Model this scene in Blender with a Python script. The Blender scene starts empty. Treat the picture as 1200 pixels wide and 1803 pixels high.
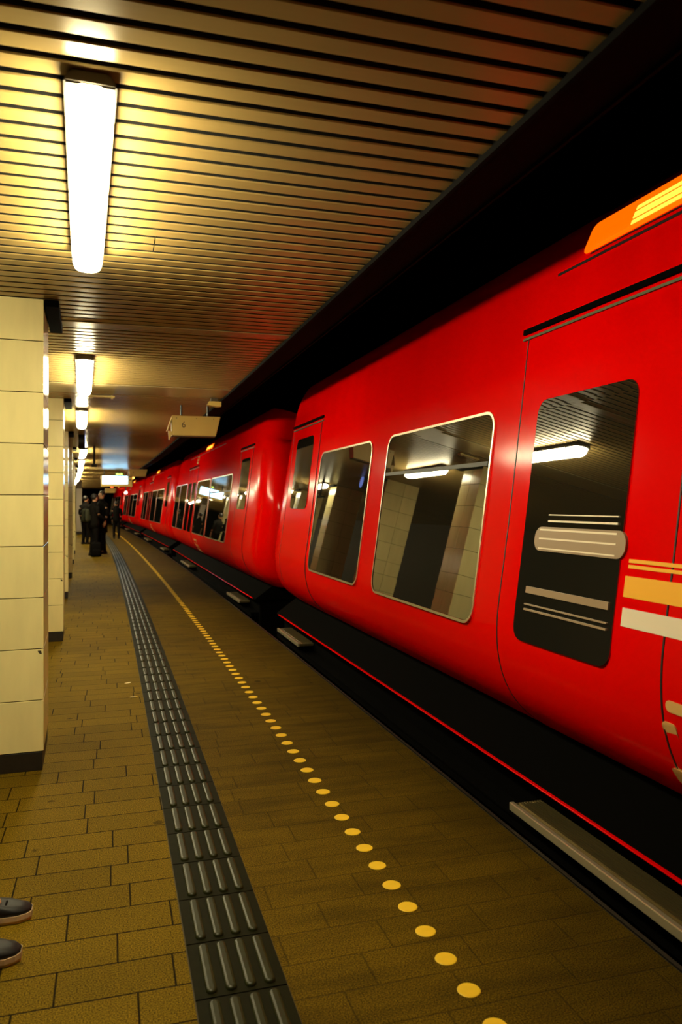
import bpy, bmesh, math, random
from mathutils import Vector, Matrix
random.seed(7)
SC = bpy.context.scene
COL = SC.collection
RAD = 867.0            # the platform bends gently to the left
PI = math.pi
CAMH = 1.5

def W(s, x, z=0.0):
    t = s / RAD
    return Vector((-RAD + (RAD + x) * math.cos(t), (RAD + x) * math.sin(t), z))

# ------------------------------------------------------------------ materials
def new_mat(name):
    m = bpy.data.materials.new(name); m.use_nodes = True
    nt = m.node_tree; b = nt.nodes['Principled BSDF']
    return m, nt, b

def setin(b, **k):
    for n, v in k.items():
        n = n.replace('_', ' ')
        if n in b.inputs: b.inputs[n].default_value = v

def plain(name, col, rough=0.5, metal=0.0, noise=0.0, scale=8.0, coat=0.0, coat_rough=0.05, ior=1.5, bump=0.0, stretch=None, spec=0.5):
    m, nt, b = new_mat(name)
    setin(b, Base_Color=(*col, 1), Roughness=rough, Metallic=metal, IOR=ior, Coat_Weight=coat, Coat_Roughness=coat_rough, Specular_IOR_Level=spec)
    if noise or bump:
        tc = nt.nodes.new('ShaderNodeTexCoord'); n = nt.nodes.new('ShaderNodeTexNoise')
        n.inputs['Scale'].default_value = scale; n.inputs['Detail'].default_value = 6
        src = tc.outputs['Object']
        if stretch:
            mp = nt.nodes.new('ShaderNodeMapping'); mp.inputs['Scale'].default_value = stretch
            nt.links.new(src, mp.inputs['Vector']); src = mp.outputs['Vector']
        nt.links.new(src, n.inputs['Vector'])
        if noise:
            mx = nt.nodes.new('ShaderNodeMix'); mx.data_type = 'RGBA'
            mx.inputs['A'].default_value = (*[c * (1 - noise) for c in col], 1)
            mx.inputs['B'].default_value = (*[min(1, c * (1 + noise)) for c in col], 1)
            nt.links.new(n.outputs['Fac'], mx.inputs['Factor'])
            nt.links.new(mx.outputs['Result'], b.inputs['Base Color'])
        if bump:
            bp = nt.nodes.new('ShaderNodeBump'); bp.inputs['Strength'].default_value = bump; bp.inputs['Distance'].default_value = 0.01
            nt.links.new(n.outputs['Fac'], bp.inputs['Height']); nt.links.new(bp.outputs['Normal'], b.inputs['Normal'])
    return m

def glow(name, col, strength, base=(0.8, 0.8, 0.8)):
    m, nt, b = new_mat(name)
    setin(b, Base_Color=(*base, 1), Roughness=0.4, Emission_Color=(*col, 1), Emission_Strength=strength)
    return m

def math_node(nt, op, a, b=None, c=None):
    n = nt.nodes.new('ShaderNodeMath'); n.operation = op
    for i, v in enumerate((a, b, c)):
        if v is None: continue
        if isinstance(v, (int, float)): n.inputs[i].default_value = v
        else: nt.links.new(v, n.inputs[i])
    return n.outputs[0]

def paver_mat(name, col, joint, row=0.1765, brick=0.36, jw=0.0035, phase=0.0, jmix=1.0, stain=0.5, streak=0.0, dirt_falloff=False):
    """stone pavers in courses across the platform: u = metres across, v = metres along"""
    m, nt, b = new_mat(name)
    L = nt.links
    uv = nt.nodes.new('ShaderNodeUVMap'); uv.uv_map = 'UVMap'
    sx = nt.nodes.new('ShaderNodeSeparateXYZ'); L.new(uv.outputs['UV'], sx.inputs[0])
    v = math_node(nt, 'DIVIDE', math_node(nt, 'ADD', sx.outputs['Y'], phase), row)
    rowi = math_node(nt, 'FLOOR', v)
    wn = nt.nodes.new('ShaderNodeTexWhiteNoise'); wn.noise_dimensions = '1D'; L.new(rowi, wn.inputs['W'])
    u = math_node(nt, 'ADD', math_node(nt, 'DIVIDE', sx.outputs['X'], brick), wn.outputs['Value'])
    coli = math_node(nt, 'FLOOR', u)
    fu = math_node(nt, 'FRACT', u); fv = math_node(nt, 'FRACT', v)
    du = math_node(nt, 'MULTIPLY', math_node(nt, 'MINIMUM', fu, math_node(nt, 'SUBTRACT', 1.0, fu)), brick)
    dv = math_node(nt, 'MULTIPLY', math_node(nt, 'MINIMUM', fv, math_node(nt, 'SUBTRACT', 1.0, fv)), row)
    d = math_node(nt, 'MINIMUM', du, dv)
    mr = nt.nodes.new('ShaderNodeMapRange'); mr.interpolation_type = 'SMOOTHSTEP'
    mr.inputs['From Min'].default_value = jw * 0.45; mr.inputs['From Max'].default_value = jw * 1.3
    L.new(d, mr.inputs['Value'])                      # 0 in the joint, 1 on the stone
    cxy = nt.nodes.new('ShaderNodeCombineXYZ'); L.new(coli, cxy.inputs[0]); L.new(rowi, cxy.inputs[1])
    wn2 = nt.nodes.new('ShaderNodeTexWhiteNoise'); wn2.noise_dimensions = '2D'; L.new(cxy.outputs[0], wn2.inputs['Vector'])
    g = nt.nodes.new('ShaderNodeTexNoise'); g.inputs['Scale'].default_value = 210; g.inputs['Detail'].default_value = 4; L.new(uv.outputs['UV'], g.inputs['Vector'])
    g2 = nt.nodes.new('ShaderNodeTexNoise'); g2.inputs['Scale'].default_value = 1.7; g2.inputs['Detail'].default_value = 5; L.new(uv.outputs['UV'], g2.inputs['Vector'])
    grain = nt.nodes.new('ShaderNodeMapRange'); grain.inputs['From Min'].default_value = 0.35; grain.inputs['From Max'].default_value = 0.68
    grain.inputs['To Min'].default_value = 0.3; grain.inputs['To Max'].default_value = 1.9; L.new(g.outputs['Fac'], grain.inputs['Value'])
    bvar = math_node(nt, 'MULTIPLY_ADD', wn2.outputs['Value'], 0.16, 0.92)
    big = math_node(nt, 'MULTIPLY_ADD', g2.outputs['Fac'], 0.7, 0.65)
    val = math_node(nt, 'MULTIPLY', math_node(nt, 'MULTIPLY', grain.outputs[0], bvar), big)
    # trodden gum spots
    vo = nt.nodes.new('ShaderNodeTexVoronoi'); vo.inputs['Scale'].default_value = 4.2; L.new(uv.outputs['UV'], vo.inputs['Vector'])
    ns = nt.nodes.new('ShaderNodeTexNoise'); ns.inputs['Scale'].default_value = 30; L.new(uv.outputs['UV'], ns.inputs['Vector'])
    dist = math_node(nt, 'ADD', vo.outputs['Distance'], math_node(nt, 'MULTIPLY', math_node(nt, 'SUBTRACT', ns.outputs['Fac'], 0.5), 0.12))
    sz = nt.nodes.new('ShaderNodeSeparateColor'); L.new(vo.outputs['Color'], sz.inputs[0])
    lim = math_node(nt, 'MULTIPLY', math_node(nt, 'POWER', sz.outputs[0], 2.0), 0.13)
    spot = nt.nodes.new('ShaderNodeMapRange'); spot.inputs['From Min'].default_value = -0.02; spot.inputs['From Max'].default_value = 0.02
    spot.inputs['To Min'].default_value = stain; spot.inputs['To Max'].default_value = 1.0
    L.new(math_node(nt, 'SUBTRACT', dist, lim), spot.inputs['Value'])
    val = math_node(nt, 'MULTIPLY', val, spot.outputs[0])
    if streak:
        mp = nt.nodes.new('ShaderNodeMapping'); mp.inputs['Scale'].default_value = (2.2, 11, 1); mp.inputs['Rotation'].default_value = (0, 0, 0.12)
        L.new(uv.outputs['UV'], mp.inputs['Vector'])
        st = nt.nodes.new('ShaderNodeTexNoise'); st.inputs['Scale'].default_value = 1.0; st.inputs['Detail'].default_value = 5; L.new(mp.outputs[0], st.inputs['Vector'])
        sr = nt.nodes.new('ShaderNodeMapRange'); sr.inputs['From Min'].default_value = 0.3; sr.inputs['From Max'].default_value = 0.6
        sr.inputs['To Min'].default_value = 1 - streak; sr.inputs['To Max'].default_value = 1.0; L.new(st.outputs['Fac'], sr.inputs['Value'])
        val = math_node(nt, 'MULTIPLY', val, sr.outputs[0])
    if dirt_falloff:      # brake dust plus light falloff painted into the colour, darker towards the edge
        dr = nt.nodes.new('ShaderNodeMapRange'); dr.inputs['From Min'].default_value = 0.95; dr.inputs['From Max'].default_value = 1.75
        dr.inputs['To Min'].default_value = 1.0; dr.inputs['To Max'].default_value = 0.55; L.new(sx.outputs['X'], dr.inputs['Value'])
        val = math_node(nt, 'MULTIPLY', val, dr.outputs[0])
    vm = nt.nodes.new('ShaderNodeVectorMath'); vm.operation = 'SCALE'; vm.inputs[0].default_value = col; L.new(val, vm.inputs['Scale'])
    jm = math_node(nt, 'MULTIPLY_ADD', math_node(nt, 'SUBTRACT', mr.outputs[0], 1.0), jmix, 1.0)
    mx = nt.nodes.new('ShaderNodeMix'); mx.data_type = 'RGBA'; mx.inputs['A'].default_value = (*joint, 1)
    L.new(jm, mx.inputs['Factor']); L.new(vm.outputs[0], mx.inputs['B']); L.new(mx.outputs['Result'], b.inputs['Base Color'])
    hgt = math_node(nt, 'ADD', math_node(nt, 'MULTIPLY', jm, 0.8), math_node(nt, 'MULTIPLY', g.outputs['Fac'], 0.35))
    bp = nt.nodes.new('ShaderNodeBump'); bp.inputs['Strength'].default_value = 0.6; bp.inputs['Distance'].default_value = 0.004
    L.new(hgt, bp.inputs['Height']); L.new(bp.outputs['Normal'], b.inputs['Normal'])
    setin(b, Roughness=0.75, Specular_IOR_Level=0.05)
    return m

def tile_mat(name, col):
    m, nt, b = new_mat(name); L = nt.links
    gi = nt.nodes.new('ShaderNodeNewGeometry'); tc = nt.nodes.new('ShaderNodeTexCoord')
    mp = nt.nodes.new('ShaderNodeMapping'); mp.inputs['Scale'].default_value = (6, 6, 1.6); L.new(tc.outputs['Object'], mp.inputs['Vector'])
    n = nt.nodes.new('ShaderNodeTexNoise'); n.inputs['Scale'].default_value = 1.6; n.inputs['Detail'].default_value = 7; L.new(mp.outputs[0], n.inputs['Vector'])
    k = math_node(nt, 'ADD', math_node(nt, 'MULTIPLY', gi.outputs['Random Per Island'], 0.10), math_node(nt, 'MULTIPLY_ADD', n.outputs['Fac'], 0.30, 0.80))
    vm = nt.nodes.new('ShaderNodeVectorMath'); vm.operation = 'SCALE'; vm.inputs[0].default_value = col; L.new(k, vm.inputs['Scale'])
    L.new(vm.outputs[0], b.inputs['Base Color'])
    setin(b, Roughness=0.16, IOR=1.55)
    return m

M = {}
M['slat'] = plain('slat_paint', (0.36, 0.245, 0.085), 0.27, 0.12, noise=0.12, scale=3, stretch=(0.6, 8, 1), spec=0.35)
M['board'] = plain('ceiling_board_paint', (0.40, 0.30, 0.13), 0.28, 0.15, noise=0.1, scale=4)
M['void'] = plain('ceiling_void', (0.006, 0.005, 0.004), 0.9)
M['black'] = plain('black_paint', (0.006, 0.006, 0.006), 0.5)
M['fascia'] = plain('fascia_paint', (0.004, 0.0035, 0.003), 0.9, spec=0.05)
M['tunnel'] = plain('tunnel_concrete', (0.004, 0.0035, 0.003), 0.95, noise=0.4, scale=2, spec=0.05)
M['rearwall'] = plain('rear_wall_render', (0.035, 0.026, 0.014), 0.7, noise=0.2, scale=1)
M['pave_left'] = paver_mat('stone_pavers', (0.136, 0.085, 0.0042), (0.012, 0.0075, 0.0012), phase=0.047)
M['pave_right'] = paver_mat('worn_stone_pavers', (0.102, 0.061, 0.0026), (0.012, 0.0075, 0.0012), phase=0.047, jmix=0.45, stain=0.4, streak=0.35, dirt_falloff=True)
M['edge'] = plain('platform_edge_concrete', (0.03, 0.02, 0.006), 0.8, noise=0.4, scale=12)
M['tactile'] = plain('dark_rubber', (0.0095, 0.009, 0.0016), 0.6, spec=0.05, noise=0.4, scale=25)
M['rib'] = plain('worn_rubber_rib', (0.020, 0.022, 0.004), 0.42, spec=0.28, noise=0.3, scale=25)
M['dot'] = plain('yellow_marking', (0.88, 0.56, 0.016), 0.5, noise=0.10, scale=20)
M['tile'] = tile_mat('glazed_cream_tile', (0.90, 0.79, 0.37))
M['tilecore'] = plain('tile_grout', (0.045, 0.03, 0.012), 0.8)
M['plinth'] = plain('dark_granite', (0.018, 0.013, 0.008), 0.5, noise=0.5, scale=40)
M['lampbody'] = plain('lamp_housing_plastic', (0.05, 0.035, 0.015), 0.6)
M['cream'] = plain('cream_enamel', (0.50, 0.35, 0.085), 0.45, noise=0.10, scale=6)
M['mark'] = plain('dark_print', (0.09, 0.055, 0.015), 0.6)
M['red'] = plain('red_gloss_paint', (0.72, 0.0006, 0.0002), 0.4, coat=0.26, coat_rough=0.14, spec=0.0)
M['roof'] = plain('dark_roof_paint', (0.006, 0.003, 0.0025), 0.8, spec=0.1)
M['glass'] = plain('tinted_mirror_glass', (0.010, 0.010, 0.007), 0.012, ior=3.1)
M['alu'] = plain('brushed_aluminium', (0.80, 0.70, 0.52), 0.28, 0.9)
M['grey'] = plain('grey_rail', (0.10, 0.12, 0.06), 0.4)
M['seal'] = plain('black_rubber_seal', (0.008, 0.006, 0.005), 0.5)
M['step'] = plain('ridged_step_metal', (0.22, 0.17, 0.075), 0.35, 0.8)
M['steplip'] = plain('step_lip_metal', (0.80, 0.72, 0.5), 0.3, 0.8)
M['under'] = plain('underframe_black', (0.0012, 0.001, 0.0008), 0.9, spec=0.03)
M['decal_yellow'] = plain('yellow_sticker', (0.90, 0.42, 0.02), 0.4)
M['decal_white'] = plain('white_sticker', (0.78, 0.66, 0.50), 0.4)
M['decal_tan'] = plain('tan_sticker', (0.30, 0.20, 0.12), 0.4)
M['emblem'] = plain('cream_lettering', (0.70, 0.40, 0.13), 0.4)
M['coat'] = plain('black_cloth', (0.004, 0.0035, 0.003), 0.9, spec=0.1)
M['coat2'] = plain('charcoal_cloth', (0.006, 0.005, 0.004), 0.9, spec=0.1)
M['jeans'] = plain('dark_denim', (0.006, 0.005, 0.005), 0.9, spec=0.1)
M['olive'] = plain('olive_canvas', (0.02, 0.022, 0.007), 0.8)
M['skin'] = plain('skin', (0.48, 0.24, 0.13), 0.5)
M['hair'] = plain('dark_hair', (0.012, 0.008, 0.006), 0.6)
M['leather'] = plain('black_leather', (0.007, 0.006, 0.006), 0.5, spec=0.25)
M['solewhite'] = plain('pale_rubber', (0.62, 0.44, 0.26), 0.5)
M['eye'] = plain('eye_dark', (0.02, 0.015, 0.01), 0.2)
M['kiosk'] = plain('grey_cladding', (0.36, 0.31, 0.24), 0.5)
M['rail'] = plain('rail_steel', (0.12, 0.09, 0.06), 0.5, 0.7)
M['ballast'] = plain('track_ballast', (0.012, 0.010, 0.008), 0.95, noise=0.6, scale=20, bump=0.8)
M['paper'] = plain('pale_paper', (0.80, 0.62, 0.28), 0.6)
M['lamp'] = glow('lamp_diffuser', (1.0, 0.89, 0.54), 92.0)
M['amber'] = glow('amber_display', (1.0, 0.13, 0.0), 1.3, (0.1, 0.02, 0.0))
M['amber2'] = glow('amber_display_tube', (1.0, 0.55, 0.05), 2.0, (0.1, 0.05, 0.0))
M['screen'] = glow('white_blue_screen', (0.28, 0.68, 1.0), 10.0)
M['exit'] = glow('exit_sign_green', (0.55, 0.85, 0.05), 2.2)
M['exitdark'] = glow('exit_sign_field', (0.08, 0.20, 0.01), 0.5, (0.02, 0.05, 0.01))
M['redlight'] = glow('red_signal', (1.0, 0.06, 0.01), 6.0)
M['orangelight'] = glow('orange_lamp', (1.0, 0.36, 0.06), 5.0)
M['whitelight'] = glow('white_lamp', (1.0, 0.80, 0.5), 14.0)
M['bluelight'] = glow('blue_panel', (0.2, 0.35, 1.0), 1.2)

# ------------------------------------------------------------------ mesh helpers
def link(name, bm, mats, parent=None, smooth=False, loc=None, yaw=0.0):
    bmesh.ops.recalc_face_normals(bm, faces=bm.faces[:])
    me = bpy.data.meshes.new(name); bm.to_mesh(me); bm.free()
    for m in (mats if isinstance(mats, (list, tuple)) else [mats]): me.materials.append(m)
    if smooth:
        for p in me.polygons: p.use_smooth = True
    o = bpy.data.objects.new(name, me); COL.objects.link(o)
    if parent is not None: o.parent = parent
    if loc is not None: o.location = loc
    o.rotation_euler.z = yaw
    return o

def tag(o, label=None, cat=None, group=None, kind=None):
    if label: o['label'] = label
    if cat: o['category'] = cat
    if group: o['group'] = group
    if kind: o['kind'] = kind
    return o

def empty(name, s, x, z=0.0, yaw=0.0):
    o = bpy.data.objects.new(name, None); COL.objects.link(o)
    o.empty_display_size = 0.1
    o.location = W(s, x, z); o.rotation_euler.z = s / RAD + yaw
    return o

def copy_thing(root, s, x, z=0.0, yaw=0.0, label=None):
    def cp(o, par):
        c = o.copy(); COL.objects.link(c); c.parent = par
        for ch in o.children: cp(ch, c)
        return c
    r = cp(root, None)
    r.location = W(s, x, z); r.rotation_euler.z = s / RAD + yaw
    if label: r['label'] = label
    return r

def box(bm, x0, x1, y0, y1, z0, z1, bevel=0.0, seg=2, mi=0):
    r = bmesh.ops.create_cube(bm, size=1.0)
    vs = r['verts']
    for v in vs:
        v.co = Vector(((x0 + x1) / 2 + v.co.x * (x1 - x0), (y0 + y1) / 2 + v.co.y * (y1 - y0), (z0 + z1) / 2 + v.co.z * (z1 - z0)))
    fs = {f for v in vs for f in v.link_faces}
    for f in fs: f.material_index = mi
    if bevel > 0:
        es = list({e for v in vs for e in v.link_edges})
        bmesh.ops.bevel(bm, geom=es, offset=bevel, segments=seg, affect='EDGES', profile=0.5)
    return vs

def prism(bm, poly, axis, a, b, mi=0):
    """poly = 2-D outline, extruded along axis from a to b"""
    def P(p, t):
        return {'x': (t, p[0], p[1]), 'y': (p[0], t, p[1]), 'z': (p[0], p[1], t)}[axis]
    A = [bm.verts.new(P(p, a)) for p in poly]; B = [bm.verts.new(P(p, b)) for p in poly]
    n = len(poly); fs = [bm.faces.new(A), bm.faces.new(B[::-1])]
    for i in range(n): fs.append(bm.faces.new((A[i], A[(i + 1) % n], B[(i + 1) % n], B[i])))
    for f in fs: f.material_index = mi
    return A + B

def tube(bm, pts, radii, seg=8, cap=True):
    rings = []
    pts = [Vector(p) for p in pts]
    for i, p in enumerate(pts):
        d = (pts[min(i + 1, len(pts) - 1)] - pts[max(i - 1, 0)]).normalized()
        u = d.orthogonal().normalized() if abs(d.z) > .95 else d.cross(Vector((0, 0, 1))).normalized()
        w = d.cross(u)
        r = radii[i] if isinstance(radii, (list, tuple)) else radii
        rings.append([bm.verts.new(p + (u * math.cos(2 * PI * k / seg) + w * math.sin(2 * PI * k / seg)) * r) for k in range(seg)])
    for a, b in zip(rings, rings[1:]):
        for k in range(seg): bm.faces.new((a[k], a[(k + 1) % seg], b[(k + 1) % seg], b[k]))
    if cap: bm.faces.new(rings[0][::-1]); bm.faces.new(rings[-1])

def loft(bm, rings, cap=True, closed=True):
    R = [[bm.verts.new(p) for p in r] for r in rings]
    n = len(R[0])
    for a, b in zip(R, R[1:]):
        for k in range(n if closed else n - 1):
            bm.faces.new((a[k], a[(k + 1) % n], b[(k + 1) % n], b[k]))
    if cap: bm.faces.new(R[0][::-1]); bm.faces.new(R[-1])
    return R

def ellipsoid(bm, c, r, seg=12, rings=8):
    q = bmesh.ops.create_uvsphere(bm, u_segments=seg, v_segments=rings, radius=1.0)
    for v in q['verts']: v.co = Vector((c[0] + v.co.x * r[0], c[1] + v.co.y * r[1], c[2] + v.co.z * r[2]))
    return q['verts']

def rrect(x0, x1, y0, y1, r, n=5):
    out = []
    for cx, cy, a0 in ((x1 - r, y1 - r, 0), (x0 + r, y1 - r, 90), (x0 + r, y0 + r, 180), (x1 - r, y0 + r, 270)):
        for k in range(n + 1):
            a = math.radians(a0 + 90 * k / n); out.append((cx + r * math.cos(a), cy + r * math.sin(a)))
    return out

def ribbon(name, xs_z, s0, s1, step, mats, mi=None, uv=True):
    """a sheet following the platform: xs_z = cross-section [(x, z), ...], swept along s"""
    bm = bmesh.new(); lay = bm.loops.layers.uv.new('UVMap')
    n = max(1, int(round((s1 - s0) / step)))
    rows = []
    for i in range(n + 1):
        s = s0 + (s1 - s0) * i / n
        rows.append((s, [bm.verts.new(W(s, x, z)) for x, z in xs_z]))
    for (sa, a), (sb, b) in zip(rows, rows[1:]):
        for k in range(len(xs_z) - 1):
            f = bm.faces.new((a[k], a[k + 1], b[k + 1], b[k]))
            if mi: f.material_index = mi[k]
            for lp, (u, v) in zip(f.loops, ((xs_z[k][0], sa), (xs_z[k + 1][0], sa), (xs_z[k + 1][0], sb), (xs_z[k][0], sb))):
                lp[lay].uv = (u, v)
    me = bpy.data.meshes.new(name); bm.to_mesh(me); bm.free()
    for m in (mats if isinstance(mats, (list, tuple)) else [mats]): me.materials.append(m)
    o = bpy.data.objects.new(name, me); COL.objects.link(o)
    o['kind'] = 'structure'
    return o

# ------------------------------------------------------------------ the place
S0, S1 = -6.0, 62.0
EDGE = 1.758
TL, TR = 0.234, 0.522          # the strip of ribbed paving
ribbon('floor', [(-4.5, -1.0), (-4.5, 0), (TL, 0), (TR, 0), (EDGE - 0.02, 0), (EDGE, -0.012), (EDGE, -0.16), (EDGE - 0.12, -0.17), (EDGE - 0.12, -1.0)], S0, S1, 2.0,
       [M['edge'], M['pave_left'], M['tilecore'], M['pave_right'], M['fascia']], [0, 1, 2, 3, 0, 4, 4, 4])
ribbon('trim_1', [(EDGE - 0.012, 0.0008), (EDGE - 0.012, 0.0035), (EDGE + 0.004, 0.0035), (EDGE + 0.004, -0.02)], S0, S1, 2.0, M['plinth'])
ribbon('track_bed_ground', [(EDGE - 0.12, -1.0), (7.0, -1.0)], S0, S1, 2.0, M['ballast'])
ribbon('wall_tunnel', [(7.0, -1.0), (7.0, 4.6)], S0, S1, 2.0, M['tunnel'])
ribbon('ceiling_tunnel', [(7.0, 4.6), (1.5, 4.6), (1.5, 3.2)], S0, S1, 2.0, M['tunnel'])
ribbon('wall_left', [(-4.5, 0.0), (-4.5, 2.72)], S0, S1, 2.0, M['rearwall'])
for nm, s in (('wall_end', S1), ('wall_behind', S0)):
    bm = bmesh.new()
    q = [W(s, -4.5, -1), W(s, 7, -1), W(s, 7, 4.6), W(s, -4.5, 4.6)]
    bm.faces.new([bm.verts.new(p) for p in q])
    link(nm, bm, M['tunnel'])['kind'] = 'structure'
for k, x in enumerate((2.93, 4.37)):
    r = ribbon('rail_track', [(x - .035, -1.0), (x - .035, -.86), (x + .035, -.86), (x + .035, -1.0)], S0, S1, 2.0, M['rail'])

# slatted metal ceiling
CZ = 2.655; CE = 1.173
bm = bmesh.new()
def slat(bm, sa, sb, z=CZ, mi=0, x0=-4.5, x1=CE):
    h = 0.028; c = 0.004
    prof = [(sa, z + h), (sa, z + c), (sa + c, z), (sb - c, z), (sb, z + c), (sb, z + h)]
    A = [bm.verts.new(W(s, x0, zz)) for s, zz in prof]; B = [bm.verts.new(W(s, x1, zz)) for s, zz in prof]
    for i in range(5):
        f = bm.faces.new((A[i], A[i + 1], B[i + 1], B[i])); f.material_index = 2 if i in (0, 4) else mi  # slat sides near-black: shade of the gaps put into the colour
    f = bm.faces.new(A[::-1]); f.material_index = mi
    f = bm.faces.new(B); f.material_index = mi
k = -40
while True:
    s = 1.912 + 0.1 * k
    if s > S1: break
    k += 1
    if s < S0: continue
    if 5.10 < s < 5.20: slat(bm, s - 0.018, s + 0.094, CZ - 0.006, 1); continue
    if 7.70 < s < 8.32:
        if s < 7.75: slat(bm, s, 8.36, CZ - 0.004, 1)
        continue
    if abs(s - 3.512) < .03 or abs(s - 3.412) < .03:
        slat(bm, s + .004, s + 0.076, x1=0.174); slat(bm, s + .004, s + 0.076, x0=0.178); continue
    slat(bm, s + .004, s + 0.076)
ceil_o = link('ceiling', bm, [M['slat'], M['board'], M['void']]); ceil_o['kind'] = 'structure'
ribbon('ceiling_backing', [(CE + .01, CZ + .075), (-4.5, CZ + .075)], S0, S1, 2.0, M['void'])
ribbon('trim_2', [(CE - .004, CZ + .08), (CE - .004, CZ - .022), (CE + .012, CZ - .022), (CE + .016, CZ + .10), (1.487, CZ + .10), (1.487, CZ + .088), (1.50, CZ + .088), (1.50, 3.3)], S0, S1, 2.0, M['fascia'])

# ribbed guidance strip: tiles with four raised bars each
bm = bmesh.new()
k = -26
while 2.326 + 0.302 * k < S1 - 1:
    a = 2.326 + 0.302 * k; k += 1
    if a < S0: continue
    for (u0, u1, v0, v1, zt) in [(TL + .003, TR - .003, a + .003, a + .299, .0045)]:
        lo = [W(v0, u0, 0), W(v0, u1, 0), W(v1, u1, 0), W(v1, u0, 0)]
        hi = [W(v0, u0, zt), W(v0, u1, zt), W(v1, u1, zt), W(v1, u0, zt)]
        L0 = [bm.verts.new(p) for p in lo]; H0 = [bm.verts.new(p) for p in hi]
        bm.faces.new(H0)
        for i in range(4): bm.faces.new((L0[i], L0[(i + 1) % 4], H0[(i + 1) % 4], H0[i]))
    for j in range(4):
        xc = TL + 0.055 + j * 0.0605
        n = 10 if a < 12 else 6
        prev = None
        for (rw, rh) in ((0.0175, 0.0044), (0.0168, 0.0095), (0.0135, 0.0130), (0.007, 0.0148)):
            ring = []
            for e in range(2 * n):
                if e < n: ang = PI * e / (n - 1); cy = a + .282 - .0155; 
                else: ang = PI + PI * (e - n) / (n - 1); cy = a + .020 + .0155
                ring.append(bm.verts.new(W(cy + rw * math.sin(ang), xc + rw * math.cos(ang), rh)))
            if prev:
                for e in range(2 * n): bm.faces.new((prev[e], prev[(e + 1) % (2 * n)], ring[(e + 1) % (2 * n)], ring[e])).material_index = 1
            prev = ring
        bm.faces.new(prev).material_index = 1
tac = link('tactile_paving_strip', bm, [M['tactile'], M['rib']])
for p in tac.data.polygons: p.use_smooth = len(p.vertices) == 4 and p.area < 4e-4
tag(tac, 'dark ribbed tactile guidance strip set in the platform paving', 'tactile strip')

# yellow warning dots
bm = bmesh.new()
prev = None
for r, z in ((0.0365, 0.0005), (0.036, 0.002), (0.034, 0.003), (0.018, 0.0036)):
    ring = [bm.verts.new((r * math.cos(2 * PI * i / 24), r * math.sin(2 * PI * i / 24), z)) for i in range(24)]
    if prev:
        for i in range(24): bm.faces.new((prev[i], prev[(i + 1) % 24], ring[(i + 1) % 24], ring[i]))
    prev = ring
bm.faces.new(prev)
dot0 = link('yellow_dot', bm, M['dot'], loc=W(1.972, 1.049, 0))
tag(dot0, 'round yellow warning dot in the line along the platform edge', 'floor marking', 'yellow warning dots along the edge')
for i in range(1, 250):
    d = dot0.copy(); COL.objects.link(d); d.location = W(1.972 + 0.1693 * i, 1.049, 0)

# ------------------------------------------------------------------ pillars
PYAW = 0.028
def make_pillar(name, label, w=0.62, dep=0.60):
    # local origin: front right foot of the pillar; +y away from the camera, -x to the left
    root = empty(name, 0, 0)
    tag(root, label, 'pillar', 'tiled platform pillars', 'thing')
    bm = bmesh.new(); box(bm, -w + .012, -.012, .012, dep - .012, 0.10, CZ + .07)
    link('core', bm, M['tilecore'], root)
    bm = bmesh.new()
    t = .011; g = .0022; n = 9; ph = 0.2885; z0 = 0.108
    for r in range(n):
        za, zb = z0 + r * ph + g, min(z0 + (r + 1) * ph - g, CZ - .003)
        for (xa, xb) in ((-w / 2 + g - .04, -.006), (-w + .002, -w / 2 - g - .04)):
            box(bm, xa, xb, 0, t, za, zb, .0015, 1)
            box(bm, xa, xb, dep - t, dep, za, zb, .0015, 1)
        for (ya, yb) in ((.004, dep / 2 - g), (dep / 2 + g, dep - .004)):
            box(bm, -t, 0, ya, yb, za, zb, .0015, 1)
            box(bm, -w, -w + t, ya, yb, za, zb, .0015, 1)
    link('tiling', bm, M['tile'], root)
    bm = bmesh.new(); box(bm, -w + .004, -.005, .004, dep - .004, 0, .105, .002, 1)
    link('plinth', bm, M['plinth'], root)
    bm = bmesh.new()
    box(bm, .006, .082, .0, dep + .10, CZ - .040, CZ - .0015, .003, 1)
    link('dark_slot_box', bm, M['under'], root)  # added black box stands in for the dark slot between pillar and slats
    return root
pil = [(4.60, -.372), (8.86, -.49), (12.84, -.61), (16.4, -.665), (20.25, -.735), (24.3, -.79), (28.3, -.86), (32.3, -.93)]
plab = ['cream tiled pillar with dark plinth nearest the camera', 'cream tiled pillar second from the camera, just behind the nearest one',
        'cream tiled pillar third along the platform row', 'cream tiled pillar fourth along the platform row', 'cream tiled pillar fifth along the platform row',
        'cream tiled pillar sixth along the platform row', 'cream tiled pillar seventh along, before the waiting people', 'cream tiled pillar eighth along, last before the grey pillar']
p0 = make_pillar('tiled_pillar', plab[0]); p0.location = W(*pil[0]); p0.rotation_euler.z = pil[0][0] / RAD + PYAW
bm = bmesh.new()
prev = [(-.012, .675), (-.03, .676), (-.026, .664), (-.018, .657), (-.008, .655)]
prism(bm, prev, 'y', -.0008, .004)
link('chip', bm, M['tilecore'], p0)
for (s, x), l in zip(pil[1:], plab[1:]):
    copy_thing(p0, s, x, 0, PYAW, l)
# grey clad pillar far along
kz = empty('clad_pillar', 40.0, -.77, 0, .02); tag(kz, 'pale grey clad pillar with brown foot beyond the cream pillars', 'pillar', kind='thing')
bm = bmesh.new(); box(bm, -.14, .14, -.15, .15, .14, 2.26, .01, 2); link('shaft', bm, M['kiosk'], kz)
bm = bmesh.new(); box(bm, -.13, .13, -.14, .14, 0, .14, .004, 1); link('plinth', bm, M['plinth'], kz)
bm = bmesh.new(); box(bm, -.13, .13, -.14, .14, 2.26, CZ, .004, 1); link('capital', bm, M['mark'], kz)

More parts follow.
